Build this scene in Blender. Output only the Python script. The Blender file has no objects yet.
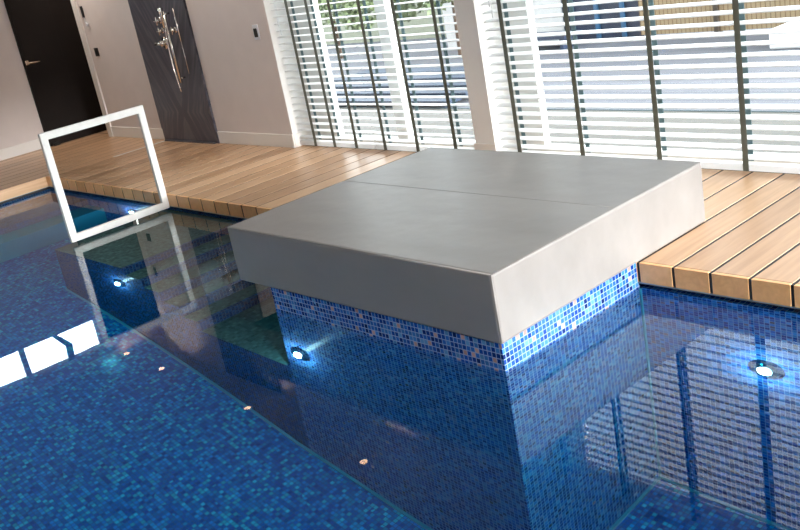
import bpy, bmesh, math, random
from mathutils import Vector, Matrix
random.seed(7)
S = bpy.context.scene
COL = S.collection

# ---------------------------------------------------------------- camera
cam_d = bpy.data.cameras.new('camera'); cam = bpy.data.objects.new('camera', cam_d); COL.objects.link(cam)
R = Vector((0.6723577, 0.7183351, -0.1786891)); U = Vector((-0.1255367, 0.3485556, 0.9288431)); F = Vector((-0.7295037, 0.6020828, -0.3245315))
M = Matrix.Identity(4)
for i in range(3):
    M[i][0] = R[i]; M[i][1] = U[i]; M[i][2] = -F[i]
M[2][3] = 1.6
cam.matrix_world = M
cam_d.sensor_width = 36; cam_d.lens = 967.2 / 800 * 36; cam_d.clip_start = 0.05; cam_d.clip_end = 200
S.camera = cam

# ---------------------------------------------------------------- world, colour, daylight
w = bpy.data.worlds.new('sky'); S.world = w; w.use_nodes = True
bg = w.node_tree.nodes['Background']; bg.inputs[0].default_value = (0.91, 0.96, 1.0, 1)
# hazy sky: brighter towards the low western haze (-X)
_n = w.node_tree; _tc = _n.nodes.new('ShaderNodeTexCoord'); _sp = _n.nodes.new('ShaderNodeSeparateXYZ'); _mr = _n.nodes.new('ShaderNodeMapRange')
_n.links.new(_tc.outputs['Generated'], _sp.inputs[0]); _n.links.new(_sp.outputs[0], _mr.inputs['Value'])
_mr.inputs['From Min'].default_value = -0.95; _mr.inputs['From Max'].default_value = -0.70; _mr.inputs['To Min'].default_value = 18.0; _mr.inputs['To Max'].default_value = 3.6
_n.links.new(_mr.outputs[0], bg.inputs[1])
S.view_settings.view_transform = 'Standard'; S.view_settings.look = 'None'; S.view_settings.gamma = 1
S.view_settings.use_curve_mapping = False; S.view_settings.exposure = 0.0

def lamp(name, kind, loc, energy, color=(1, 1, 1), rot=None, **kw):
    d = bpy.data.lights.new(name, kind); d.energy = energy; d.color = color
    for k, v in kw.items(): setattr(d, k, v)
    o = bpy.data.objects.new(name, d); COL.objects.link(o); o.location = loc
    if rot is not None: o.rotation_euler = rot
    return o
# low hazy sunlight through the glazing of the right-hand wall
lamp('sun', 'SUN', (4, 4, 4), 13.0, (1.0, 0.995, 0.985), Vector((-1.0, 0.05, -0.23)).to_track_quat('-Z', 'Y').to_euler(), angle=math.radians(16))
# broad bright patch of sky over the garden, entering through the long window wall
lamp('sky_glow', 'SUN', (2, 9, 6), 15.0, (1.0, 0.98, 0.96), Vector((-0.7, -0.6, -0.5)).to_track_quat('-Z', 'Y').to_euler(), angle=math.radians(55))

# ---------------------------------------------------------------- node helpers
def new_mat(name):
    m = bpy.data.materials.new(name); m.use_nodes = True; nt = m.node_tree
    return m, nt, nt.nodes['Principled BSDF']
def N(nt, t, **kw):
    n = nt.nodes.new(t)
    for k, v in kw.items():
        if hasattr(n, k): setattr(n, k, v)
    return n
def ramp(nt, stops, interp='LINEAR'):
    r = N(nt, 'ShaderNodeValToRGB'); cr = r.color_ramp; cr.interpolation = interp
    while len(cr.elements) > 1: cr.elements.remove(cr.elements[-1])
    cr.elements[0].position = stops[0][0]; cr.elements[0].color = (*stops[0][1], 1)
    for p, c in stops[1:]:
        e = cr.elements.new(p); e.color = (*c, 1)
    return r
def math_n(nt, op, a, b=None, c=None):
    n = N(nt, 'ShaderNodeMath', operation=op)
    for i, v in enumerate((a, b, c)):
        if v is None: continue
        if isinstance(v, (int, float)): n.inputs[i].default_value = v
        else: nt.links.new(v, n.inputs[i])
    return n.outputs[0]
def plain(name, col, rough=0.5, metal=0.0, noise=0.04, bump=0.0, scale=6, spec=0.5):
    m, nt, b = new_mat(name)
    tc = N(nt, 'ShaderNodeTexCoord'); ns = N(nt, 'ShaderNodeTexNoise'); ns.inputs['Scale'].default_value = scale; ns.inputs['Detail'].default_value = 4
    nt.links.new(tc.outputs['Object'], ns.inputs['Vector'])
    r = ramp(nt, [(0.3, tuple(c * (1 - noise) for c in col)), (0.7, tuple(min(1, c * (1 + noise)) for c in col))])
    nt.links.new(ns.outputs['Fac'], r.inputs[0]); nt.links.new(r.outputs[0], b.inputs['Base Color'])
    b.inputs['Roughness'].default_value = rough; b.inputs['Metallic'].default_value = metal; b.inputs['Specular IOR Level'].default_value = spec
    if bump:
        bp = N(nt, 'ShaderNodeBump'); bp.inputs['Strength'].default_value = bump; bp.inputs['Distance'].default_value = 0.01
        n2 = N(nt, 'ShaderNodeTexNoise'); n2.inputs['Scale'].default_value = scale * 12
        nt.links.new(tc.outputs['Object'], n2.inputs['Vector']); nt.links.new(n2.outputs['Fac'], bp.inputs['Height']); nt.links.new(bp.outputs[0], b.inputs['Normal'])
    return m
TILE = 0.0235
def mosaic(name, stops, grout, gw=0.10, blotch=0.25, rough=0.18):
    m, nt, b = new_mat(name)
    uv = N(nt, 'ShaderNodeUVMap'); L = nt.links.new
    sc = N(nt, 'ShaderNodeVectorMath', operation='SCALE'); sc.inputs['Scale'].default_value = 1 / TILE; L(uv.outputs[0], sc.inputs[0])
    fl = N(nt, 'ShaderNodeVectorMath', operation='FLOOR'); L(sc.outputs[0], fl.inputs[0])
    fr = N(nt, 'ShaderNodeVectorMath', operation='FRACTION'); L(sc.outputs[0], fr.inputs[0])
    wn = N(nt, 'ShaderNodeTexWhiteNoise', noise_dimensions='3D'); L(fl.outputs[0], wn.inputs['Vector'])
    # slow variation of the blend along the wall
    ns = N(nt, 'ShaderNodeTexNoise'); ns.inputs['Scale'].default_value = 3.5; L(uv.outputs[0], ns.inputs['Vector'])
    v = math_n(nt, 'ADD', wn.outputs['Value'], math_n(nt, 'MULTIPLY', math_n(nt, 'SUBTRACT', ns.outputs['Fac'], 0.5), blotch))
    r = ramp(nt, stops, 'CONSTANT'); L(v, r.inputs[0])
    hsv = N(nt, 'ShaderNodeHueSaturation'); L(r.outputs[0], hsv.inputs['Color'])
    wn2 = N(nt, 'ShaderNodeTexWhiteNoise', noise_dimensions='4D'); wn2.inputs['W'].default_value = 3.3; L(fl.outputs[0], wn2.inputs['Vector'])
    L(math_n(nt, 'ADD', math_n(nt, 'MULTIPLY', wn2.outputs['Value'], 0.5), 0.75), hsv.inputs['Value'])
    sp = N(nt, 'ShaderNodeSeparateXYZ'); L(fr.outputs[0], sp.inputs[0])
    def edge(o):
        a = math_n(nt, 'ABSOLUTE', math_n(nt, 'SUBTRACT', o, 0.5)); return math_n(nt, 'GREATER_THAN', a, 0.5 - gw / 2)
    g = math_n(nt, 'MAXIMUM', edge(sp.outputs[0]), edge(sp.outputs[1]))
    mx = N(nt, 'ShaderNodeMix', data_type='RGBA'); L(g, mx.inputs['Factor']); L(hsv.outputs[0], mx.inputs[6]); mx.inputs[7].default_value = (*grout, 1)
    L(mx.outputs[2], b.inputs['Base Color'])
    L(math_n(nt, 'ADD', math_n(nt, 'MULTIPLY', g, 0.6), rough), b.inputs['Roughness'])
    b.inputs['Specular IOR Level'].default_value = 0.25
    bp = N(nt, 'ShaderNodeBump'); bp.inputs['Strength'].default_value = 0.3; bp.inputs['Distance'].default_value = 0.002; bp.invert = True
    L(g, bp.inputs['Height']); L(bp.outputs[0], b.inputs['Normal'])
    return m
def wood(name, pitch, phase, tint=1.0):
    m, nt, b = new_mat(name); L = nt.links.new
    tc = N(nt, 'ShaderNodeTexCoord'); sp = N(nt, 'ShaderNodeSeparateXYZ'); L(tc.outputs['Object'], sp.inputs[0])
    k = math_n(nt, 'FLOOR', math_n(nt, 'DIVIDE', math_n(nt, 'SUBTRACT', sp.outputs[0], phase), pitch))
    wn = N(nt, 'ShaderNodeTexWhiteNoise', noise_dimensions='1D'); L(k, wn.inputs['W'])
    mp = N(nt, 'ShaderNodeMapping'); mp.inputs['Scale'].default_value = (14, 0.9, 14); L(tc.outputs['Object'], mp.inputs[0])
    cb = N(nt, 'ShaderNodeCombineXYZ'); L(math_n(nt, 'MULTIPLY', k, 3.7), cb.inputs[1])
    ad = N(nt, 'ShaderNodeVectorMath', operation='ADD'); L(mp.outputs[0], ad.inputs[0]); L(cb.outputs[0], ad.inputs[1])
    ns = N(nt, 'ShaderNodeTexNoise'); ns.inputs['Scale'].default_value = 2.2; ns.inputs['Detail'].default_value = 6; ns.inputs['Distortion'].default_value = 0.6
    L(ad.outputs[0], ns.inputs['Vector'])
    v = math_n(nt, 'ADD', math_n(nt, 'MULTIPLY', ns.outputs['Fac'], 0.6), math_n(nt, 'MULTIPLY', wn.outputs['Value'], 0.45))
    c = [(0.15, (0.34, 0.19, 0.10)), (0.5, (0.52, 0.315, 0.175)), (0.9, (0.72, 0.48, 0.30))]
    r = ramp(nt, [(p, tuple(x * tint for x in cc)) for p, cc in c]); L(v, r.inputs[0]); L(r.outputs[0], b.inputs['Base Color'])
    b.inputs['Roughness'].default_value = 0.33
    bp = N(nt, 'ShaderNodeBump'); bp.inputs['Strength'].default_value = 0.08; bp.inputs['Distance'].default_value = 0.003
    L(ns.outputs['Fac'], bp.inputs['Height']); L(bp.outputs[0], b.inputs['Normal'])
    return m

# ---------------------------------------------------------------- mesh builder
class MB:
    def __init__(s): s.bm = bmesh.new()
    def box(s, a, b, bev=0.0, seg=2):
        x0, x1 = sorted((a[0], b[0])); y0, y1 = sorted((a[1], b[1])); z0, z1 = sorted((a[2], b[2]))
        n = bmesh.ops.create_cube(s.bm, size=1)['verts']
        for v in n:
            v.co = Vector(((x0 + x1) / 2 + v.co.x * (x1 - x0), (y0 + y1) / 2 + v.co.y * (y1 - y0), (z0 + z1) / 2 + v.co.z * (z1 - z0)))
        if bev:
            es = list({e for v in n for e in v.link_edges})
            bmesh.ops.bevel(s.bm, geom=es, offset=bev, segments=seg, affect='EDGES', profile=0.5)
        return s
    def poly(s, pts):
        s.bm.faces.new([s.bm.verts.new(p) for p in pts]); return s
    def prism(s, pts, off):
        a = [s.bm.verts.new(p) for p in pts]; o = Vector(off); c = [s.bm.verts.new(Vector(p) + o) for p in pts]
        s.bm.faces.new(a); s.bm.faces.new(c[::-1])
        for i in range(len(a)):
            j = (i + 1) % len(a); s.bm.faces.new([a[j], a[i], c[i], c[j]])
        return s
    def tube(s, pts, r, n=12, cap=True):
        pts = [Vector(p) for p in pts]; rs = r if isinstance(r, (list, tuple)) else [r] * len(pts); rings = []
        for i, p in enumerate(pts):
            t = (pts[min(i + 1, len(pts) - 1)] - pts[max(i - 1, 0)]).normalized()
            u = t.orthogonal().normalized() if i == 0 else (u - t * u.dot(t)).normalized()
            v = t.cross(u)
            rings.append([s.bm.verts.new(p + (u * math.cos(k * 2 * math.pi / n) + v * math.sin(k * 2 * math.pi / n)) * rs[i]) for k in range(n)])
        for a, b in zip(rings, rings[1:]):
            for k in range(n): s.bm.faces.new([a[k], a[(k + 1) % n], b[(k + 1) % n], b[k]])
        if cap: s.bm.faces.new(rings[0][::-1]); s.bm.faces.new(rings[-1])
        return s
    def build(s, name, mat, parent=None, smooth=False, kind=None):
        bm = s.bm; bmesh.ops.recalc_face_normals(bm, faces=bm.faces[:])
        uvl = bm.loops.layers.uv.new('UVMap')
        for f in bm.faces:
            n = f.normal; a = max(range(3), key=lambda i: abs(n[i])); f.smooth = smooth
            for l in f.loops:
                c = l.vert.co; l[uvl].uv = ((c.y, c.z), (c.x, c.z), (c.x, c.y))[a]
        me = bpy.data.meshes.new(name); bm.to_mesh(me); bm.free()
        for mm in (mat if isinstance(mat, (list, tuple)) else [mat]): me.materials.append(mm)
        o = bpy.data.objects.new(name, me); COL.objects.link(o)
        if parent: o.parent = parent; o.matrix_parent_inverse = parent.matrix_world.inverted()
        if kind: o['kind'] = kind
        if smooth: 
            for p in me.polygons: p.use_smooth = True
        return o
def tag(o, label, cat, group=None, kind=None):
    o['label'] = label; o['category'] = cat
    if group: o['group'] = group
    if kind: o['kind'] = kind
    return o
def thing(name, label, cat, loc=(0, 0, 0), group=None):
    o = bpy.data.objects.new(name, None); COL.objects.link(o); o.location = loc; o.empty_display_size = 0.1
    o.matrix_world = Matrix.Translation(loc)
    return tag(o, label, cat, group)
def struct(name, mb, mat, parent=None): 
    o = mb.build(name, mat, parent)
    if not parent: o['kind'] = 'structure'
    return o
def wall_x(mb, y0, y1, X0, X1, z0, z1, holes):
    """wall slab between y0..y1 running along x with rectangular holes (xa, xb, za, zb)"""
    xs = X0
    for xa, xb, za, zb in sorted(holes):
        if xa > xs: mb.box((xs, y0, z0), (xa, y1, z1))
        if za > z0: mb.box((xa, y0, z0), (xb, y1, za))
        if zb < z1: mb.box((xa, y0, zb), (xb, y1, z1))
        xs = xb
    if xs < X1: mb.box((xs, y0, z0), (X1, y1, z1))
    return mb
def wall_y(mb, x0, x1, Y0, Y1, z0, z1, holes):
    ys = Y0
    for ya, yb, za, zb in sorted(holes):
        if ya > ys: mb.box((x0, ys, z0), (x1, ya, z1))
        if za > z0: mb.box((x0, ya, z0), (x1, yb, za))
        if zb < z1: mb.box((x0, ya, zb), (x1, yb, z1))
        ys = yb
    if ys < Y1: mb.box((x0, ys, z0), (x1, Y1, z1))
    return mb

# ---------------------------------------------------------------- dimensions (metres, deck top at z = 0)
YD = 3.404; YW = 4.713; XL = -9.07; WZ = -0.126; YP = 2.476; XP0 = -4.06; XP1 = -2.476; CE = 2.42
XWL = -10.85; PITCH = 0.1802; SOF = 2.42; PH = -1.746; YN = 0.35; XR = 3.2

# ---------------------------------------------------------------- materials
BLUE = [(0.0, (0.006, 0.05, 0.30)), (0.16, (0.012, 0.09, 0.44)), (0.36, (0.03, 0.16, 0.55)), (0.60, (0.06, 0.25, 0.65)), (0.78, (0.14, 0.38, 0.72)), (0.86, (0.004, 0.03, 0.19)), (0.93, (0.66, 0.40, 0.36))]
BLUE = [(p, tuple(c * 0.52 for c in cc)) for p, cc in BLUE]
m_mos = mosaic('blue_mosaic', BLUE, (0.20, 0.27, 0.42), gw=0.15, blotch=0.12)
m_moss = mosaic('dark_blue_step_mosaic', [(0.0, (0.003, 0.025, 0.12)), (0.35, (0.005, 0.05, 0.18)), (0.7, (0.01, 0.08, 0.25)), (0.92, (0.05, 0.06, 0.12))], (0.06, 0.12, 0.22), gw=0.13)
m_mosd = mosaic('blue_mosaic_pool_wall', [(0.0, (0.005, 0.05, 0.28)), (0.25, (0.01, 0.10, 0.42)), (0.5, (0.02, 0.16, 0.52)), (0.72, (0.05, 0.24, 0.60)), (0.94, (0.12, 0.11, 0.20))], (0.20, 0.36, 0.60), gw=0.13, blotch=0.2)
FLOORT = [(0.0, (0.004, 0.12, 0.42)), (0.3, (0.006, 0.20, 0.55)), (0.58, (0.008, 0.30, 0.60)), (0.78, (0.01, 0.09, 0.36)), (0.88, (0.02, 0.45, 0.62))]
m_mosf = mosaic('teal_blue_mosaic', FLOORT, (0.01, 0.09, 0.22), gw=0.14, blotch=0.5)
m_tread = mosaic('green_grey_tread', [(0.0, (0.06, 0.12, 0.12)), (0.5, (0.07, 0.14, 0.14)), (0.8, (0.08, 0.16, 0.16))], (0.06, 0.12, 0.12), gw=0.08)
m_line = plain('turquoise_tile_line', (0.03, 0.31, 0.42), 0.3)
m_wood = wood('oak_deck', PITCH, PH)
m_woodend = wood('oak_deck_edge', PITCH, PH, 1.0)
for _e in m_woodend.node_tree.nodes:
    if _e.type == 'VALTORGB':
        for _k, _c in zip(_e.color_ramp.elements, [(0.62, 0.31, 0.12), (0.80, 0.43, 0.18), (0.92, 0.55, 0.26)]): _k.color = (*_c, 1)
m_gap = plain('dark_joint_and_shade', (0.018, 0.018, 0.02), 0.7)
m_alu = plain('aluminium_profile', (0.33, 0.36, 0.37), 0.4, 0.7)
m_wall = plain('mauve_plaster', (0.72, 0.65, 0.62), 0.85, noise=0.02)
m_white = plain('white_paint', (0.80, 0.77, 0.73), 0.5, noise=0.01)
m_reveal = plain('white_reveal_paint', (0.86, 0.85, 0.83), 0.6, noise=0.01)
m_ceil = plain('ceiling_paint', (0.55, 0.54, 0.52), 0.9, noise=0.01)
m_door = plain('dark_door_veneer', (0.010, 0.007, 0.006), 0.6, noise=0.25, scale=3, spec=0.2)
m_chrome = plain('chrome', (0.82, 0.80, 0.76), 0.12, 1.0)
m_brass = plain('brushed_nickel', (0.62, 0.50, 0.38), 0.25, 1.0)
m_black = plain('black_plastic', (0.012, 0.012, 0.013), 0.3)
m_wplast = plain('white_plastic', (0.78, 0.80, 0.85), 0.35)
m_rail = plain('white_coated_metal', (0.60, 0.59, 0.57), 0.32, noise=0.05, scale=20)
m_slat = plain('white_slat', (0.90, 0.905, 0.91), 0.4, noise=0.01)
def translucent(m, f, col):
    nt = m.node_tree; t = N(nt, 'ShaderNodeBsdfTranslucent'); t.inputs[0].default_value = (*col, 1); mx = N(nt, 'ShaderNodeMixShader'); mx.inputs[0].default_value = f
    nt.links.new(nt.nodes['Principled BSDF'].outputs[0], mx.inputs[1]); nt.links.new(t.outputs[0], mx.inputs[2]); nt.links.new(mx.outputs[0], nt.nodes['Material Output'].inputs[0])
translucent(m_slat, 0.42, (0.9, 0.92, 0.94))
m_tape = plain('olive_grey_tape', (0.15, 0.165, 0.135), 0.85, noise=0.1)
m_tape2 = plain('slate_tape', (0.12, 0.19, 0.205), 0.85, noise=0.1)
m_frame = plain('window_frame_paint', (0.72, 0.72, 0.70), 0.45, noise=0.01)

def glass_mat():
    m = bpy.data.materials.new('window_glass'); m.use_nodes = True; nt = m.node_tree; nt.nodes.remove(nt.nodes['Principled BSDF'])
    out = nt.nodes['Material Output']; t = N(nt, 'ShaderNodeBsdfTransparent'); t.inputs[0].default_value = (0.95, 0.98, 0.98, 1)
    g = N(nt, 'ShaderNodeBsdfGlossy'); g.inputs['Roughness'].default_value = 0.02
    lw = N(nt, 'ShaderNodeLayerWeight'); lw.inputs[0].default_value = 0.5; fo = math_n(nt, 'ADD', math_n(nt, 'MULTIPLY', math_n(nt, 'POWER', lw.outputs['Facing'], 5), 0.5), 0.02); mx = N(nt, 'ShaderNodeMixShader')
    nt.links.new(fo, mx.inputs[0]); nt.links.new(t.outputs[0], mx.inputs[1]); nt.links.new(g.outputs[0], mx.inputs[2]); nt.links.new(mx.outputs[0], out.inputs[0])
    return m
m_glass = glass_mat()
def water_mat():
    m = bpy.data.materials.new('pool_water'); m.use_nodes = True; nt = m.node_tree; L = nt.links.new; nt.nodes.remove(nt.nodes['Principled BSDF'])
    out = nt.nodes['Material Output']; g = N(nt, 'ShaderNodeBsdfGlass'); g.inputs['IOR'].default_value = 1.333; g.inputs['Roughness'].default_value = 0
    tc = N(nt, 'ShaderNodeTexCoord'); ns = N(nt, 'ShaderNodeTexNoise'); ns.inputs['Scale'].default_value = 2.5; ns.inputs['Detail'].default_value = 1
    L(tc.outputs['Object'], ns.inputs['Vector'])
    bp = N(nt, 'ShaderNodeBump'); bp.inputs['Strength'].default_value = 0.02; bp.inputs['Distance'].default_value = 0.01
    L(ns.outputs['Fac'], bp.inputs['Height']); L(bp.outputs[0], g.inputs['Normal']); L(g.outputs[0], out.inputs['Surface'])
    v = N(nt, 'ShaderNodeVolumeAbsorption'); v.inputs['Color'].default_value = (0.06, 0.85, 0.90, 1); v.inputs['Density'].default_value = 1.0
    L(v.outputs[0], out.inputs['Volume'])
    return m
m_water = water_mat()

def slate():
    m, nt, b = new_mat('dark_slate_bookmatched'); L = nt.links.new
    tc = N(nt, 'ShaderNodeTexCoord'); sp = N(nt, 'ShaderNodeSeparateXYZ'); L(tc.outputs['Object'], sp.inputs[0])
    ax = math_n(nt, 'ABSOLUTE', math_n(nt, 'ADD', sp.outputs[0], 8.515))
    # two stacked slabs, both with the grain rising towards the centre joint
    zz = math_n(nt, 'ABSOLUTE', math_n(nt, 'SUBTRACT', sp.outputs[2], 0.30))
    d = math_n(nt, 'SUBTRACT', math_n(nt, 'MULTIPLY', ax, 0.87), math_n(nt, 'MULTIPLY', zz, 0.5))
    e = math_n(nt, 'ADD', math_n(nt, 'MULTIPLY', ax, 0.5), math_n(nt, 'MULTIPLY', zz, 0.87))
    cb = N(nt, 'ShaderNodeCombineXYZ'); L(math_n(nt, 'MULTIPLY', d, 12.0), cb.inputs[0]); L(math_n(nt, 'MULTIPLY', e, 1.2), cb.inputs[1])
    ns = N(nt, 'ShaderNodeTexNoise'); ns.inputs['Scale'].default_value = 1.6; ns.inputs['Detail'].default_value = 7; ns.inputs['Distortion'].default_value = 0.8
    L(cb.outputs[0], ns.inputs['Vector'])
    r = ramp(nt, [(0.3, (0.030, 0.032, 0.048)), (0.48, (0.048, 0.050, 0.070)), (0.6, (0.085, 0.082, 0.105)), (0.75, (0.13, 0.12, 0.135))]); L(ns.outputs['Fac'], r.inputs[0])
    L(r.outputs[0], b.inputs['Base Color']); b.inputs['Roughness'].default_value = 0.3
    return m
m_slate = slate()
def vinyl():
    m, nt, b = new_mat('taupe_grey_vinyl'); L = nt.links.new
    tc = N(nt, 'ShaderNodeTexCoord'); ns = N(nt, 'ShaderNodeTexNoise'); ns.inputs['Scale'].default_value = 3; ns.inputs['Detail'].default_value = 5
    mp = N(nt, 'ShaderNodeMapping'); mp.inputs['Scale'].default_value = (0.6, 2.2, 1.5); L(tc.outputs['Object'], mp.inputs[0]); L(mp.outputs[0], ns.inputs['Vector'])
    r = ramp(nt, [(0.3, (0.165, 0.152, 0.144)), (0.7, (0.195, 0.180, 0.170))]); L(ns.outputs['Fac'], r.inputs[0]); L(r.outputs[0], b.inputs['Base Color'])
    b.inputs['Roughness'].default_value = 0.42; b.inputs['Specular IOR Level'].default_value = 0.5
    n2 = N(nt, 'ShaderNodeTexNoise'); n2.inputs['Scale'].default_value = 420; L(tc.outputs['Object'], n2.inputs['Vector'])
    bp = N(nt, 'ShaderNodeBump'); bp.inputs['Strength'].default_value = 0.12; bp.inputs['Distance'].default_value = 0.002
    n3 = N(nt, 'ShaderNodeTexNoise'); n3.inputs['Scale'].default_value = 7; L(tc.outputs['Object'], n3.inputs['Vector'])
    b2 = N(nt, 'ShaderNodeBump'); b2.inputs['Strength'].default_value = 0.25; b2.inputs['Distance'].default_value = 0.01; L(n3.outputs['Fac'], b2.inputs['Height'])
    L(n2.outputs['Fac'], bp.inputs['Height']); L(b2.outputs[0], bp.inputs['Normal']); L(bp.outputs[0], b.inputs['Normal'])
    return m
m_vinyl = vinyl()

# ================================================================ STRUCTURE
# deck: boards running towards the window wall, mitred over the pool edge
deck = MB(); filler = MB(); fas = MB(); G = 0.014; FT = 0.024; YB = YW + 0.075
nb0 = int((XL - PH) / PITCH) - 12; nb1 = int((XR + 1.2 - PH) / PITCH) + 1
for k in range(nb0, nb1):
    a = PH + k * PITCH; b_ = a + PITCH
    lo, hi = max(a + G / 2, XWL), b_ - G / 2
    if hi <= XWL + 0.01: continue
    if hi < XL:                                     # left strip: full-length boards
        deck.box((lo, -2.5, -0.095), (hi, YB, 0), 0.0015, 1)
        deck.box((lo, YB + G, -0.095), (hi, YW + 0.32, 0), 0.0015, 1)
    else:
        if lo < XL: 
            deck.box((lo, -2.5, -0.095), (XL, YB, 0), 0.0015, 1)
            deck.box((XL, YD + FT, -0.095), (hi, YB, 0), 0.0015, 1); fas.box((XL, YD, -0.095), (hi, YD + FT - 0.003, 0), 0.0015, 1)
        else: deck.box((lo, YD + FT, -0.095), (hi, YB, 0), 0.0015, 1); fas.box((lo, YD, -0.095), (hi, YD + FT - 0.003, 0), 0.0015, 1)
        deck.box((lo, YB + G, -0.095), (hi, YW + 0.32, 0), 0.0015, 1)
struct('floor', deck, m_wood)
fas.box((XL - 0.003, -2.5, -0.095), (XL - 0.0005, YD, -0.001))
struct('floor_edge', fas, m_woodend)
filler.box((XWL, YD + 0.003, -0.092), (XR + 1.3, YW + 0.32, -0.0015)).box((XWL, -2.5, -0.092), (XL - 0.004, YD + 0.003, -0.0015))
struct('floor_joints', filler, m_gap)
# aluminium profile under the deck nosing
t1 = MB(); t1.box((XL, YD + 0.001, -0.101), (XR, YD + 0.03, -0.0955)).box((XL - 0.03, YN, -0.101), (XL - 0.001, YD + 0.001, -0.0955))
struct('trim_1', t1, m_alu)
# near deck below the camera and right-hand deck
nd = MB(); nd.box((XL, -2.5, -0.095), (XR + 1.2, YN, 0)).box((XR, YN, -0.095), (XR + 1.2, YD - 0.002, 0))
struct('floor_near', nd, m_wood)

# pool shell
prof = [(XL, -1.05), (-7.0, -1.18), (-5.57, -1.56), (-5.0, -1.70), (-4.15, -1.89), (-3.36, -1.975), (-2.4, -2.05), (XR, -2.12)]
pf = MB()
pts = [(x, YN - 0.2, z) for x, z in prof] + [(XR, YN - 0.2, -2.4), (XL, YN - 0.2, -2.4)]
pf.prism(pts, (0, YD + 0.4 - YN, 0)); struct('pool_floor', pf, m_mosf)
PT = WZ - 0.006
struct('recess_shade', MB().box((XL - 0.06, YD + 0.05, -0.16), (XR, YD + 0.06, -0.0955)).box((XL - 0.06, YN, -0.16), (XL - 0.05, YD + 0.05, -0.0955)), m_gap)  # black strips painted in as the shade of the recess under the deck edge
pw = MB().box((XL - 0.2, YD + 0.012, -2.3), (XR + 0.2, YD + 0.2, PT)); struct('pool_wall_back', pw, m_mosd)
pw = MB().box((XL - 0.2, YN - 0.2, -2.3), (XL - 0.012, YD + 0.012, PT)); struct('pool_wall_left', pw, m_mosd)
pw = MB().box((XR, YN - 0.2, -2.3), (XR + 0.2, YD + 0.012, -0.096)); struct('pool_wall_right', pw, m_mosd)
pw = MB().box((XL, YN - 0.2, -2.3), (XR, YN, -0.096)); struct('pool_wall_near', pw, m_mosd)

def floor_z(x):
    for (xa, za), (xb, zb) in zip(prof, prof[1:]):
        if xa <= x <= xb: return za + (zb - za) * (x - xa) / (xb - xa)
# turquoise cove line where walls meet the floor
def cove(x0, x1, y, w=0.016):
    mb = MB(); xs = [x0] + [x for x, _ in prof if x0 < x < x1] + [x1]
    for a, b_ in zip(xs, xs[1:]):
        mb.prism([(a, y - w, floor_z(a) - 0.01), (b_, y - w, floor_z(b_) - 0.01), (b_, y - w, floor_z(b_) + 0.012), (a, y - w, floor_z(a) + 0.012)], (0, w, 0))
    return mb
struct('trim_2', cove(-6.85, XP1, YP), m_line)
struct('trim_3', cove(XP1, XR, YD + 0.012), m_line)
c4 = MB().prism([(XP1, YP, floor_z(XP1) - .01), (XP1 + .016, YP, floor_z(XP1) - .01), (XP1 + .016, YP, floor_z(XP1) + .012), (XP1, YP, floor_z(XP1) + .012)], (0, YD - YP, 0))
struct('trim_4', c4, m_line)
struct('trim_5', MB().box((XP1, YD + 0.002, -2.05), (XP1 + 0.008, YD + 0.012, WZ - 0.01)), m_line)

# mosaic plinth the daybed stands on
pl = MB().box((XP0, YP, -2.2), (XP1, YD + 0.011, -0.002))
pl.bm.free()
po = MB().box((XP0, YP, WZ - 0.005), (XP1, YD + 0.011, -0.002)).build('pool_plinth', m_mos)
m_mosb = mosaic('blue_mosaic_submerged', [(p, c if p < 0.9 else (0.10, 0.13, 0.26)) for p, c in BLUE], (0.16, 0.27, 0.42), gw=0.13, blotch=0.15)
MB().box((XP0, YP, -2.2), (XP1, YD + 0.011, WZ - 0.005)).build('submerged_body', m_mosb, po)
tag(po, 'blue mosaic plinth with scattered peach tiles rising from the pool under the daybed', 'plinth')

# submerged steps between handrail and plinth
st = thing('pool_steps', 'submerged mosaic steps with pale green treads going down towards the plinth', 'steps', (-6.85, YP, -0.2))
rises = [(-6.85, -0.155), (-5.77, -0.31), (-5.55, -0.47), (-5.32, -0.63), (-5.11, -0.79), (-4.93, -0.93)]
for i, (x, z) in enumerate(rises):
    x1 = rises[i + 1][0] if i + 1 < len(rises) else XP0
    s_ = MB().box((x, YP, -1.95), (x1, YD + 0.011, z - 0.008)).build('step', m_moss, st)
    MB().box((x, YP - 0.001, z - 0.008), (x1 - 0.03, YD + 0.010, z)).build('tread', m_tread, s_)
    MB().box((x1 - 0.03, YP - 0.001, z - 0.008), (x1 + 0.001 if i < 5 else x1, YD + 0.010, z)).build('nosing', m_moss, s_)
# steps at the far left end
st2 = thing('pool_bench', 'submerged turquoise-edged bench along the far left end of the pool', 'bench', (XL, 2, -0.3))
MB().box((XL - 0.011, YN + .002, -1.3), (-8.3, YD + 0.011, -0.34)).build('upper_step', m_moss, st2)
MB().box((-8.3, YN + .002, -1.3), (-8.0, YD + 0.011, -0.56)).build('lower_step', m_line, st2)

# water
wm = MB().box((XL - 0.03, YN - 0.05, -2.35), (XR + 0.05, YD + 0.05, WZ)); wo = wm.build('pool_water', m_water); wo['kind'] = 'structure'

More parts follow.
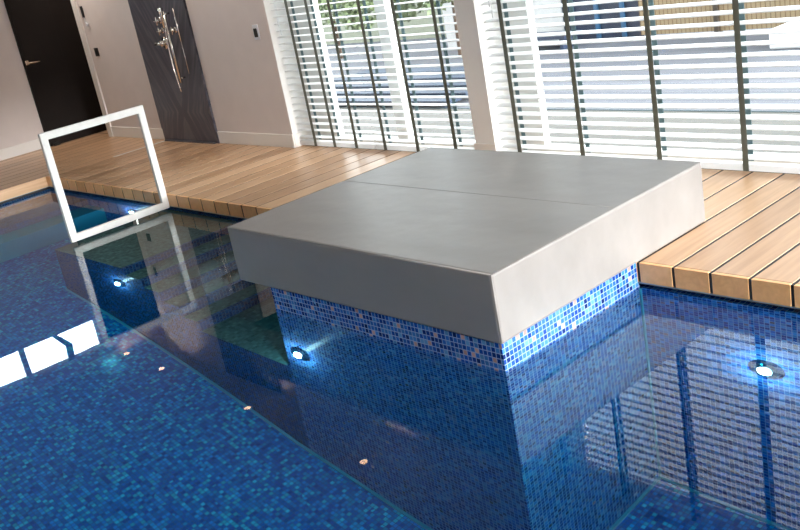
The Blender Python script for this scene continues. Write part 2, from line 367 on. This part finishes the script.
# ---- walls
struct('wall_left', wall_y(MB(), XWL - 0.2, XWL, -2.5, 4.98, 0, CE, [(2.55, 4.19, 1.86, 2.25), (-2.0, 2.45, 1.86, 2.25)]), m_wall)
WH = 2.30
H1 = (-6.80, -4.64, 0, WH); H2 = (-4.47, 1.6, 0, WH)
struct('wall_back', wall_x(MB(), YW, YW + 0.28, -10.24, XR + 1.3, 0, CE, [H1, H2]), m_wall)
struct('wall_recess', MB().box((XWL - 0.2, 4.98, 0), (-10.24, 5.1, CE)), m_wall)
struct('wall_right', wall_y(MB(), 4.4, 4.6, -2.7, 5.0, 0, CE, [(-0.8, 4.5, 0.05, 2.15)]), m_wall)
struct('wall_near', MB().box((XWL - 0.2, -2.7, 0), (4.4, -2.5, CE)), m_wall)
struct('ceiling', MB().box((XWL - 0.2, -2.7, CE), (4.6, 5.1, CE + 0.15)), m_ceil)
# white pillar face, reveals and baseboards
struct('trim_6', MB().box((-4.645, YW - 0.004, 0), (-4.465, YW + 0.285, WH)), m_reveal)
struct('trim_7', MB().box((-6.803, YW + 0.002, 0), (-6.796, YW + 0.285, WH)), m_reveal)
struct('baseboard_back', MB().box((-8.0, YW - 0.014, 0), (-6.787, YW, 0.115), 0.003, 1), m_white)
struct('baseboard_reveal', MB().box((-6.796, YW, 0), (-6.782, YW + 0.14, 0.115), 0.002, 1), m_white)
struct('baseboard_pillar', MB().box((-4.657, YW - 0.016, 0), (-4.453, YW - 0.004, 0.115), 0.002, 1), m_white)
struct('baseboard_shower', MB().box((-10.2, YW - 0.014, 0), (-9.03, YW, 0.115), 0.003, 1), m_white)
struct('baseboard_left', MB().box((XWL, -2.5, 0), (XWL + 0.014, 4.2, 0.115), 0.003, 1), m_white)
struct('baseboard_recess', MB().box((XWL + .02, 4.965, 0), (-10.3, 4.98, 0.115), 0.003, 1), m_white)
struct('trim_8', MB().box((-10.30, YW - 0.02, 0), (-10.20, YW + 0.03, CE)), m_white)   # white corner trim left of the shower wall
struct('trim_9', MB().box((-10.30, YW + 0.03, 0), (-10.24, 4.98, CE)), m_wall)
# door in the left wall
d1 = MB().box((XWL, 4.205, 0.0), (XWL + 0.045, 4.94, 2.15), 0.002, 1); do = d1.build('door_1', m_door); do['kind'] = 'structure'
MB().box((XWL + 0.045, 4.225, 0.01), (XWL + 0.052, 4.66, 2.12), 0.001, 1).build('door_leaf', m_door, do)
h = MB(); h.tube([(XWL + 0.052, 4.23, 0.945), (XWL + 0.11, 4.23, 0.945), (XWL + 0.115, 4.24, 0.943), (XWL + 0.115, 4.35, 0.935)], 0.011, 10); h.box((XWL + 0.05, 4.215, 0.92), (XWL + 0.062, 4.25, 0.97), 0.004)
h.build('door_handle', m_brass, do, True)
MB().box((XWL + 0.03, 4.24, 0.0), (XWL + 0.10, 4.32, 0.03), 0.008).build('door_stop', m_black, do)

# clerestory panes in the left wall
for i, (a, b_) in enumerate([(2.55, 4.19), (-2.0, 2.45)]):
    fr_ = MB()
    xx = XWL - 0.12
    fr_.box((xx, a, 1.86), (xx + 0.04, b_, 1.875)).box((xx, a, 2.24), (xx + 0.04, b_, 2.25))
    for y in ([3.23, a + 0.02, b_ - 0.02] if i == 0 else [1.2, 0, a + 0.02]): fr_.box((xx, y - 0.03, 1.875), (xx + 0.05, y + 0.03, 2.24))
    o = struct('window_%d' % (3 + i), fr_, m_frame)
    if i == 0: MB().prism([(xx + 0.06, 3.60, 1.88), (xx + 0.06, 3.66, 1.88), (xx + 0.06, 3.80, 2.05), (xx + 0.06, 3.78, 2.24), (xx + 0.06, 3.70, 2.24), (xx + 0.06, 3.72, 2.06)], (0.02, 0, 0)).build('window_stay', m_alu, o)
    MB().box((xx + 0.01, a, 1.87), (xx + 0.016, b_, 2.245)).build('pane', m_glass, o)

# ---- window frames in the long wall
def window(name, x0, x1, mull, bottom, col=None):
    y = YW + 0.225; mb = MB()
    mb.box((x0, y, 0), (x1, y + 0.05, bottom)); mb.box((x0, y, WH - 0.06), (x1, y + 0.05, WH))
    mb.box((x0, y - 0.01, bottom - 0.012), (x1, y, bottom + 0.002))
    for a, b_ in mull: mb.box((a, y - 0.005, bottom), (b_, y + 0.055, WH - 0.06))
    o = struct(name, mb, col or m_frame)
    e = [x0] + [v for p in mull for v in p] + [x1]
    for a, b_ in zip(e[::2], e[1::2]):
        if b_ - a > 0.02: MB().box((a, y + 0.02, bottom), (b_, y + 0.026, WH - 0.06)).build('pane', m_glass, o)
    return o
window('window_1', -6.796, -4.645, [(-6.796, -6.45), (-5.70, -5.58)], 0.05)
window('window_2', -4.465, 1.6, [(-4.465, -4.22), (-1.6, -1.5)], 0.05)

# ---- shower wall
sp_ = MB().box((-9.03, YW - 0.022, 0.12), (-8.0, YW, CE)).box((-9.02, YW - 0.022, 0.0), (-7.985, YW, 0.12))
struct('trim_12', MB().box((-8.98, YW - 0.05, 0.0), (-8.03, YW - 0.023, 0.012)), m_slate)
so = sp_.build('slate_cladding', m_slate); tag(so, 'dark slate shower wall panel with diagonal grain between two mauve walls', 'shower panel')
sh = thing('shower_set', 'chrome shower with riser bar, hose and four taps on dark slate panel', 'shower', (-8.5, YW - 0.03, 0.6))
yf = YW - 0.0225
def bar(x, z0, z1, r, off, name, mat=m_chrome):
    return MB().tube([(x[0], yf - off, z1), (x[1], yf - off, z0)], r, 12).build(name, mat, sh, True)
BX = -8.305
bar((BX, BX), 0.60, 1.27, 0.014, 0.055, 'riser_bar')
for z in (1.24, 0.64): MB().tube([(BX, yf, z), (BX, yf - 0.055, z)], 0.009, 10).build('bar_bracket', m_chrome, sh, True)
MB().tube([(BX - 0.004, yf - 0.075, 1.30), (BX - 0.004, yf - 0.08, 1.27), (BX, yf - 0.08, 1.12)], [0.026, 0.018, 0.013], 14).build('hand_shower', m_chrome, sh, True)
MB().tube([(BX - 0.0 - 0.035 * math.sin(t * math.pi), yf - 0.075, 1.12 - 0.60 * t) for t in [i / 14 for i in range(15)]], 0.007, 8).build('hose', m_chrome, sh, True)
bar((-8.15, -8.15), 0.98, 1.28, 0.008, 0.035, 'slim_bar'); bar((-8.15, -8.15), 0.68, 0.98, 0.004, 0.035, 'slim_rod')
def valve(x, z, r):
    v = MB().tube([(x, yf, z), (x, yf - 0.012, z)], r, 20).tube([(x, yf - 0.01, z), (x, yf - 0.05, z)], r * 0.55, 16).tube([(x - r * 1.5, yf - 0.045, z), (x + r * 1.5, yf - 0.045, z)], r * 0.28, 8)
    v.tube([(x, yf - 0.045, z - r * 1.3), (x, yf - 0.045, z + r * 1.3)], r * 0.28, 8)
    v.build('tap', m_chrome, sh, True)
valve(-8.49, 1.185, 0.03); valve(-8.49, 1.09, 0.028); valve(-8.25, 1.085, 0.028)
MB().tube([(-8.50, yf, 0.975), (-8.50, yf - 0.012, 0.975)], 0.058, 24).tube([(-8.50, yf - 0.01, 0.975), (-8.50, yf - 0.055, 0.975)], 0.027, 16).tube([(-8.46, yf - 0.05, 0.975), (-8.59, yf - 0.055, 0.975)], [0.012, 0.020], 10).build('mixer_valve', m_chrome, sh, True)
dr = MB().box((-9.005, 4.08, -0.001), (-8.965, 4.69, 0.002)); do_ = dr.build('linear_drain', plain('drain_steel', (0.75, 0.74, 0.72), 0.3, 0.6)); tag(do_, 'slim pale linear drain set in the deck in front of the shower', 'drain')

# sockets, switch, thermostat
def plate(name, x, z, wdt, hgt, label, cat, dark=True):
    o = thing(name, label, cat, (x, YW, z))
    MB().box((x - wdt / 2, YW - 0.008, z - hgt / 2), (x + wdt / 2, YW, z + hgt / 2), 0.002, 1).build('cover_plate', m_black if dark else m_wplast, o)
    return o
o = plate('wall_socket', -6.99, 0.995, 0.08, 0.125, 'white wall socket with dark insert near the left window corner', 'socket', False)
MB().box((-7.012, YW - 0.014, 0.955), (-6.968, YW - 0.008, 1.028), 0.006).build('socket_insert', m_black, o)
o = plate('light_switch', -10.05, 0.935, 0.085, 0.09, 'small black square wall switch beside the white corner trim', 'switch')
for sx in (-1, 1):
    MB().box((-10.05 + sx * 0.018 - 0.012, YW - 0.012, 0.91), (-10.05 + sx * 0.018 + 0.012, YW - 0.008, 0.96), 0.002, 1).build('rocker', m_black, o)
o = plate('wall_controller', -10.125, 1.365, 0.05, 0.12, 'small black wall controller with pale plug above the black switch', 'controller')
MB().box((-10.10, YW - 0.02, 1.215), (-10.06, YW, 1.245), 0.004).tube([(-10.115, YW - 0.006, 1.31), (-10.12, YW - 0.006, 1.26), (-10.09, YW - 0.006, 1.24)], 0.004, 6).build('plug', m_wplast, o)

# ================================================================ VENETIAN BLINDS
SP = 0.0563; SWD = 0.05; TILT = math.radians(16)
def blind(x0, x1, straps, label, TILT=math.radians(15), ztop=WH - 0.02, zb=0.022, cord=None, sag=0.0):
    yb = YW + 0.075
    o = thing('venetian_blind', label, 'blind', ((x0 + x1) / 2, yb, 0), 'white venetian blinds at the window wall')
    mb = MB(); z = zb + 0.062; zt = ztop - 0.05; n = 0
    ca, sa = math.cos(TILT), math.sin(TILT); r = random.Random(int(x0 * 10))
    while z < zt:
        prof_ = []; j = r.uniform(-.0012, .0012); tl = TILT + r.uniform(-.03, .03); ca, sa = math.cos(tl), math.sin(tl)
        for q in range(6):
            u = -SWD / 2 + SWD * q / 5; c = 0.0026 * (1 - (2 * u / SWD) ** 2)
            prof_.append((yb + u * ca, z + j + u * sa + c))
        pts = [(x0, y, zz) for y, zz in prof_] + [(x0, y, zz - 0.0028) for y, zz in prof_[::-1]]
        mb.prism(pts, (x1 - x0, 0, 0)); z += SP; n += 1
    mb.build('slats', m_slat, o)
    MB().box((x0, yb - 0.028, zb - 0.012), (x1, yb + 0.028, zb + 0.026), 0.004, 2).build('bottom_rail', m_slat, o)
    MB().box((x0, yb - 0.035, zt), (x1, yb + 0.035, ztop), 0.003, 1).build('headrail', m_slat, o)
    yf_ = yb - SWD / 2 - 0.003; yr = yb + SWD / 2 + 0.003
    for s in straps:
        f_ = MB().box((s - 0.017, yf_ - 0.0012, zb + 0.03), (s + 0.017, yf_, zt)).box((s - 0.017, yb - 0.0305, zb - 0.012), (s + 0.017, yb - 0.0285, zb + 0.035))
        f_.build('front_tape', m_tape, o)
        MB().box((s - 0.017, yr, zb + 0.03), (s + 0.017, yr + 0.0012, zt)).build('rear_tape', m_tape2, o)
    if cord:
        MB().tube([(cord, yf_ - 0.01, ztop - 0.02), (cord + 0.004, yf_ - 0.012, 1.5), (cord - 0.006, yf_ - 0.012, 1.05)], 0.0022, 6).tube([(cord + 0.02, yf_ - 0.01, ztop - 0.02), (cord + 0.016, yf_ - 0.012, 1.4), (cord + 0.008, yf_ - 0.012, 0.98)], 0.0022, 6)\
            .tube([(cord - 0.006, yf_ - 0.012, 1.06), (cord - 0.006, yf_ - 0.012, 1.02)], [0.004, 0.007], 8).tube([(cord + 0.008, yf_ - 0.012, 0.99), (cord + 0.008, yf_ - 0.012, 0.95)], [0.004, 0.007], 8).build('pull_cord', m_slat, o)
    return o
blind(-6.785, -5.80, [-6.56, -6.30, -6.02], 'narrow white venetian blind next to the mauve wall, left of the first window', math.radians(5), cord=-6.70)
blind(-5.785, -4.66, [-5.67, -5.30, -4.90], 'white venetian blind directly left of the pillar, greenery behind it', math.radians(5))
blind(-4.455, -1.45, [-4.297, -3.774, -3.214, -2.67, -2.12, -1.58], 'wide white venetian blind behind the daybed, right of the pillar', cord=-4.36)
blind(-1.43, 1.55, [-1.3, -0.75, -0.2, 0.35, 0.9, 1.4], 'wide white venetian blind beyond the right edge, seen mirrored in the pool')

# ================================================================ DAYBED
X0, X1, Y0, Y1, ZT = -4.335, -2.462, 2.466, 3.989, 0.303
db = thing('daybed', 'large low taupe grey upholstered daybed on the mosaic plinth and deck', 'daybed', (-3.4, 3.2, 0))
YS = 3.285
def cushion(x0, x1, y0, y1, z0, z1, r=0.018):
    mb = MB(); mb.box((x0, y0, z0), (x1, y1, z1), r, 4); return mb
body = MB(); body.box((X0, Y0, 0.0), (X1, Y1, ZT), 0.014, 4)
body.build('upholstery', m_vinyl, db)
sm = MB()
zs = ZT - 0.004
for a, b_ in [((X0 + .01, Y0 + .004), (X1 - .01, Y0 + .004)), ((X1 - .004, Y0 + .01), (X1 - .004, Y1 - .01)), ((X0 + .01, Y1 - .004), (X1 - .01, Y1 - .004)), ((X0 + .004, Y0 + .01), (X0 + .004, Y1 - .01))]:
    sm.tube([(a[0], a[1], zs), (b_[0], b_[1], zs)], 0.0035, 8)
sm.tube([(X0 + .014, YS, ZT - .0008), (X1 - .014, YS, ZT - .0008)], 0.002, 8)
sm.tube([(X1 - .004, Y0 + .004, zs), (X1 - .004, Y0 + .004, 0.01)], 0.003, 8)
sm.build('piping', m_vinyl, db, True)

# ================================================================ HANDRAIL FRAME
hx = -6.74
hr = thing('pool_handrail', 'white square metal handrail frame standing in the water at the pool steps', 'handrail', (hx, 3.0, -0.15))
def rect_frame(x0, x1, y0, y1, z0, z1, t):
    bm = bmesh.new()
    o = [(y0, z0), (y1, z0), (y1, z1), (y0, z1)]; i = [(y0 + t, z0 + t), (y1 - t, z0 + t), (y1 - t, z1 - t), (y0 + t, z1 - t)]
    V = {}
    for s, x in ((0, x0), (1, x1)):
        for n, ring in (('o', o), ('i', i)):
            for k, (y, z) in enumerate(ring): V[s, n, k] = bm.verts.new((x, y, z))
    for k in range(4):
        j = (k + 1) % 4
        for s in (0, 1): bm.faces.new([V[s, 'o', k], V[s, 'o', j], V[s, 'i', j], V[s, 'i', k]])
        bm.faces.new([V[0, 'o', k], V[1, 'o', k], V[1, 'o', j], V[0, 'o', j]]); bm.faces.new([V[0, 'i', k], V[1, 'i', k], V[1, 'i', j], V[0, 'i', j]])
    bmesh.ops.recalc_face_normals(bm, faces=bm.faces[:])
    bmesh.ops.bevel(bm, geom=bm.edges[:], offset=0.003, segments=2, affect='EDGES')
    mb = MB(); mb.bm.free(); mb.bm = bm; return mb
rect_frame(hx - 0.035, hx, 2.575, 3.400, -0.105, 0.705, 0.052).build('rail_frame', m_rail, hr)
MB().box((hx - 0.026, 3.10, -0.1545), (hx - 0.010, 3.118, -0.104), 0.002, 1).build('support_post', m_chrome, hr)

# ================================================================ POOL LIGHTS
m_lens = bpy.data.materials.new('pool_lamp_lens'); m_lens.use_nodes = True
e_ = m_lens.node_tree.nodes['Principled BSDF']; e_.inputs['Emission Color'].default_value = (0.85, 0.93, 1, 1); e_.inputs['Emission Strength'].default_value = 30
def pool_light(x, y, z, label, energy=6, ny=-1):
    o = thing('pool_light', label, 'pool light', (x, y, z), 'round underwater pool lights')
    MB().tube([(x, y, z), (x, y + ny * 0.012, z), (x, y + ny * 0.018, z)], [0.062, 0.062, 0.05], 28).build('rim', m_chrome, o, False)
    MB().tube([(x, y + ny * 0.016, z), (x, y + ny * 0.026, z)], [0.036, 0.026], 24).build('lens', m_lens, o)
    l = lamp('pool_lamp', 'POINT', (x, y + ny * 0.045, z), energy, (0.80, 0.92, 1.0), shadow_soft_size=0.0)
    l.parent = o; l.matrix_parent_inverse = o.matrix_world.inverted()
    return o
pool_light(-1.884, YD + 0.012, -0.745, 'round pool light glowing on the mosaic wall below the bright deck at the right')
pool_light(-7.44, YD + 0.012, -0.467, 'pool light seen through the handrail, on the pool wall under the deck')
pool_light(-3.93, YP, -0.69, 'pool light at the left end of the daybed plinth')
pool_light(-5.89, YP, -0.545, 'pool light on the side of the steps, below the mirrored handrail')
pool_light(-6.4, YN, -0.75, 'added unseen lamp in the near pool wall, left one', 15, 1)  # near-wall lamps: unseen, added to brighten the floor, plinth and far pool wall
pool_light(-3.6, YN, -0.75, 'added unseen lamp in the near pool wall, middle one', 7, 1)
pool_light(0.4, YN, -0.75, 'added unseen lamp in the near pool wall, right one', 48, 1)

# ================================================================ CEILING SPOTS (mirrored in the water)
m_spot = bpy.data.materials.new('spot_lamp'); m_spot.use_nodes = True
e_ = m_spot.node_tree.nodes['Principled BSDF']; e_.inputs['Emission Color'].default_value = (1, 0.62, 0.33, 1); e_.inputs['Emission Strength'].default_value = 12
for x, y, lab in [(-10.79, 4.36, 'nearest the door'), (-9.90, 4.35, 'second from the door'), (-8.03, 4.30, 'in front of the shower'), (-6.13, 4.24, 'at the first window')]:
    o = thing('ceiling_spot', 'warm ceiling downlight mirrored as an orange dot in the pool, ' + lab, 'downlight', (x, y, SOF), 'warm ceiling downlights')
    MB().tube([(x, y, SOF), (x, y, SOF - 0.008)], [0.05, 0.047], 24).build('bezel', m_white, o)
    MB().tube([(x, y, SOF - 0.007), (x, y, SOF - 0.011)], 0.036, 20).build('bulb', m_spot, o)
    lp = lamp('spot', 'SPOT', (x, y, SOF - 0.03), 34, (1, 0.86, 0.74), (math.radians(32), 0, 0), spot_size=math.radians(120), spot_blend=0.6, shadow_soft_size=0.03)
    lp.parent = o; lp.matrix_parent_inverse = o.matrix_world.inverted()

# ================================================================ OUTSIDE
def patio():
    m, nt, b = new_mat('grey_patio_boards'); L = nt.links.new
    tc = N(nt, 'ShaderNodeTexCoord'); sp = N(nt, 'ShaderNodeSeparateXYZ'); L(tc.outputs['Object'], sp.inputs[0])
    fr = math_n(nt, 'FRACT', math_n(nt, 'DIVIDE', sp.outputs[1], 0.14)); g = math_n(nt, 'LESS_THAN', fr, 0.10)
    k = math_n(nt, 'FLOOR', math_n(nt, 'DIVIDE', sp.outputs[1], 0.14)); wn = N(nt, 'ShaderNodeTexWhiteNoise', noise_dimensions='1D'); L(k, wn.inputs['W'])
    r = ramp(nt, [(0, (0.072, 0.075, 0.090)), (1, (0.095, 0.098, 0.115))]); L(wn.outputs['Value'], r.inputs[0])
    mx = N(nt, 'ShaderNodeMix', data_type='RGBA'); L(g, mx.inputs['Factor']); L(r.outputs[0], mx.inputs[6]); mx.inputs[7].default_value = (0.045, 0.05, 0.065, 1)
    L(mx.outputs[2], b.inputs['Base Color']); b.inputs['Roughness'].default_value = 0.8; return m
def bamboo():
    m, nt, b = new_mat('bamboo_screen'); L = nt.links.new
    tc = N(nt, 'ShaderNodeTexCoord'); sp = N(nt, 'ShaderNodeSeparateXYZ'); L(tc.outputs['Object'], sp.inputs[0])
    fr = math_n(nt, 'FRACT', math_n(nt, 'DIVIDE', sp.outputs[0], 0.05)); g = math_n(nt, 'LESS_THAN', fr, 0.22)
    mx = N(nt, 'ShaderNodeMix', data_type='RGBA'); L(g, mx.inputs['Factor']); mx.inputs[6].default_value = (0.26, 0.19, 0.11, 1); mx.inputs[7].default_value = (0.14, 0.09, 0.045, 1)
    L(mx.outputs[2], b.inputs['Base Color']); b.inputs['Roughness'].default_value = 0.8; return m
struct('ground_kerb', MB().box((-14, YW + 0.33, -0.12), (6, 6.1, -0.012)), plain('pale_stone_kerb', (0.078, 0.075, 0.069), 0.8))
struct('trim_10', MB().box((-14, 6.1, -0.12), (6, 6.125, -0.008)), plain('blue_grey_edge', (0.02, 0.04, 0.05), 0.6))
struct('ground_patio', MB().box((-14, 6.125, -0.12), (6, 13, -0.02)), patio())
def out_tag(mb, name, mat, label, cat): return tag(mb.build(name, mat), label, cat)
m_navy = plain('navy_cladding', (0.012, 0.022, 0.05), 0.5, noise=0.3, scale=2)
out_tag(MB().box((-6.30, 9.2, 0.02), (-5.40, 9.25, 1.9)).box((-5.35, 9.2, 0.02), (-3.2, 9.25, 1.9)), 'bamboo_screen', bamboo(), 'tan reed screen fence standing beyond the grey patio behind the wide blind', 'fence')
out_tag(MB().box((-5.398, 9.17, -0.02), (-5.352, 9.26, 1.95)), 'fence_post', plain('dark_timber', (0.03, 0.02, 0.012), 0.7), 'dark post between two tan reed screen panels outside', 'post')
nv = thing('garden_cabin', 'dark navy glazed cabin front beyond the patio, left of the reed screen', 'cabin', (-7, 9.4, 0))
MB().box((-7.42, 9.3, -0.02), (-6.33, 9.6, 2.2)).build('wall', m_navy, nv)
for x in (-7.3, -6.95, -6.6): MB().box((x, 9.27, 0.0), (x + 0.05, 9.31, 2.2)).build('mullion', plain('blue_mullion', (0.03, 0.10, 0.20), 0.4), nv)
out_tag(MB().box((-4.36, 8.3, -0.02), (-3.8, 8.8, 0.16), 0.02), 'planter_box', plain('white_render', (0.7, 0.7, 0.7), 0.6), 'white block planter on the patio in front of the reed screen', 'planter')
out_tag(MB().box((-9.4, 9.3, -0.02), (-7.43, 9.6, 2.4)), 'garden_wall', plain('white_render_wall', (0.5, 0.5, 0.5), 0.7), 'bright white garden wall left of the navy cabin', 'garden wall')
bn = thing('patio_bench', 'low dark slatted bench outside, in front of the white garden wall', 'bench', (-7.6, 8.8, 0))
MB().box((-8.0, 8.75, 0.10), (-7.0, 9.1, 0.14)).build('seat', m_navy, bn)
for x in (-7.95, -7.1): MB().box((x, 8.78, -0.02), (x + 0.05, 9.05, 0.10)).build('leg', m_navy, bn)
# outside the first window: a dark pond cover / lounger rows, shrubs and pale wall
lg = thing('garden_lounger', 'dark blue slatted lounger on the patio outside the first window', 'lounger', (-7.4, 6.8, 0))
mb = MB()
for i in range(5): mb.box((-9.2 + .1 * i, 6.1 + 0.26 * i, 0.02 + .015 * i), (-6.3, 6.3 + 0.26 * i, 0.06 + .015 * i), 0.005, 1)
mb.build('slat_seat', plain('blue_lounger', (0.008, 0.02, 0.045), 0.5), lg)
for x, y in [(-9.1, 6.15), (-6.45, 6.15), (-8.8, 7.3), (-6.45, 7.3)]: MB().box((x, y, -0.02), (x + 0.06, y + 0.06, 0.05)).build('leg', m_navy, lg)
m_leaf = plain('shrub_leaf', (0.10, 0.13, 0.06), 0.6, noise=0.5, scale=9)
def shrub(x, y, r, h, label):
    rr = random.Random(int(x * 100)); mb = MB()
    for i in range(700):
        a = rr.uniform(0, 6.283); e = rr.uniform(-0.3, 1.2); q = r * rr.uniform(0.6, 1)
        c = Vector((x + q * math.cos(a) * math.cos(e), y + q * math.sin(a) * math.cos(e), 0.25 * h + h * 0.6 * (0.5 + 0.6 * math.sin(e) * q / r)))
        d1 = Vector((rr.uniform(-1, 1), rr.uniform(-1, 1), rr.uniform(-1, 1))).normalized() * 0.05; d2 = d1.orthogonal().normalized() * 0.028
        mb.poly([c - d1, c + d2, c + d1, c - d2])
    o = thing('garden_shrub', label, 'shrub', (x, y, 0))
    mb.build('foliage', m_leaf, o)
    MB().tube([(x, y, -0.02), (x, y, h * 0.5)], [0.03, 0.015], 8).build('stem', plain('bark', (0.05, 0.03, 0.02), 0.9), o)
shrub(-11.2, 8.9, 0.45, 1.1, 'green shrub outside, furthest left behind the first window')
shrub(-9.9, 8.6, 0.5, 1.0, 'green shrub outside, seen mid-way across the first window')
shrub(-8.6, 8.7, 0.45, 1.3, 'green shrub outside, closest to the pillar behind the first window')
out_tag(MB().box((-16, 10.2, -0.02), (-9.4, 10.35, 0.9)), 'boundary_wall', plain('pale_boundary_wall', (0.24, 0.25, 0.19), 0.8), 'pale boundary wall beyond the shrubs outside the first window', 'garden wall')
struct('ground', MB().box((-30, -20, -2.7), (25, 30, -2.5)), plain('lawn', (0.06, 0.10, 0.035), 0.9))
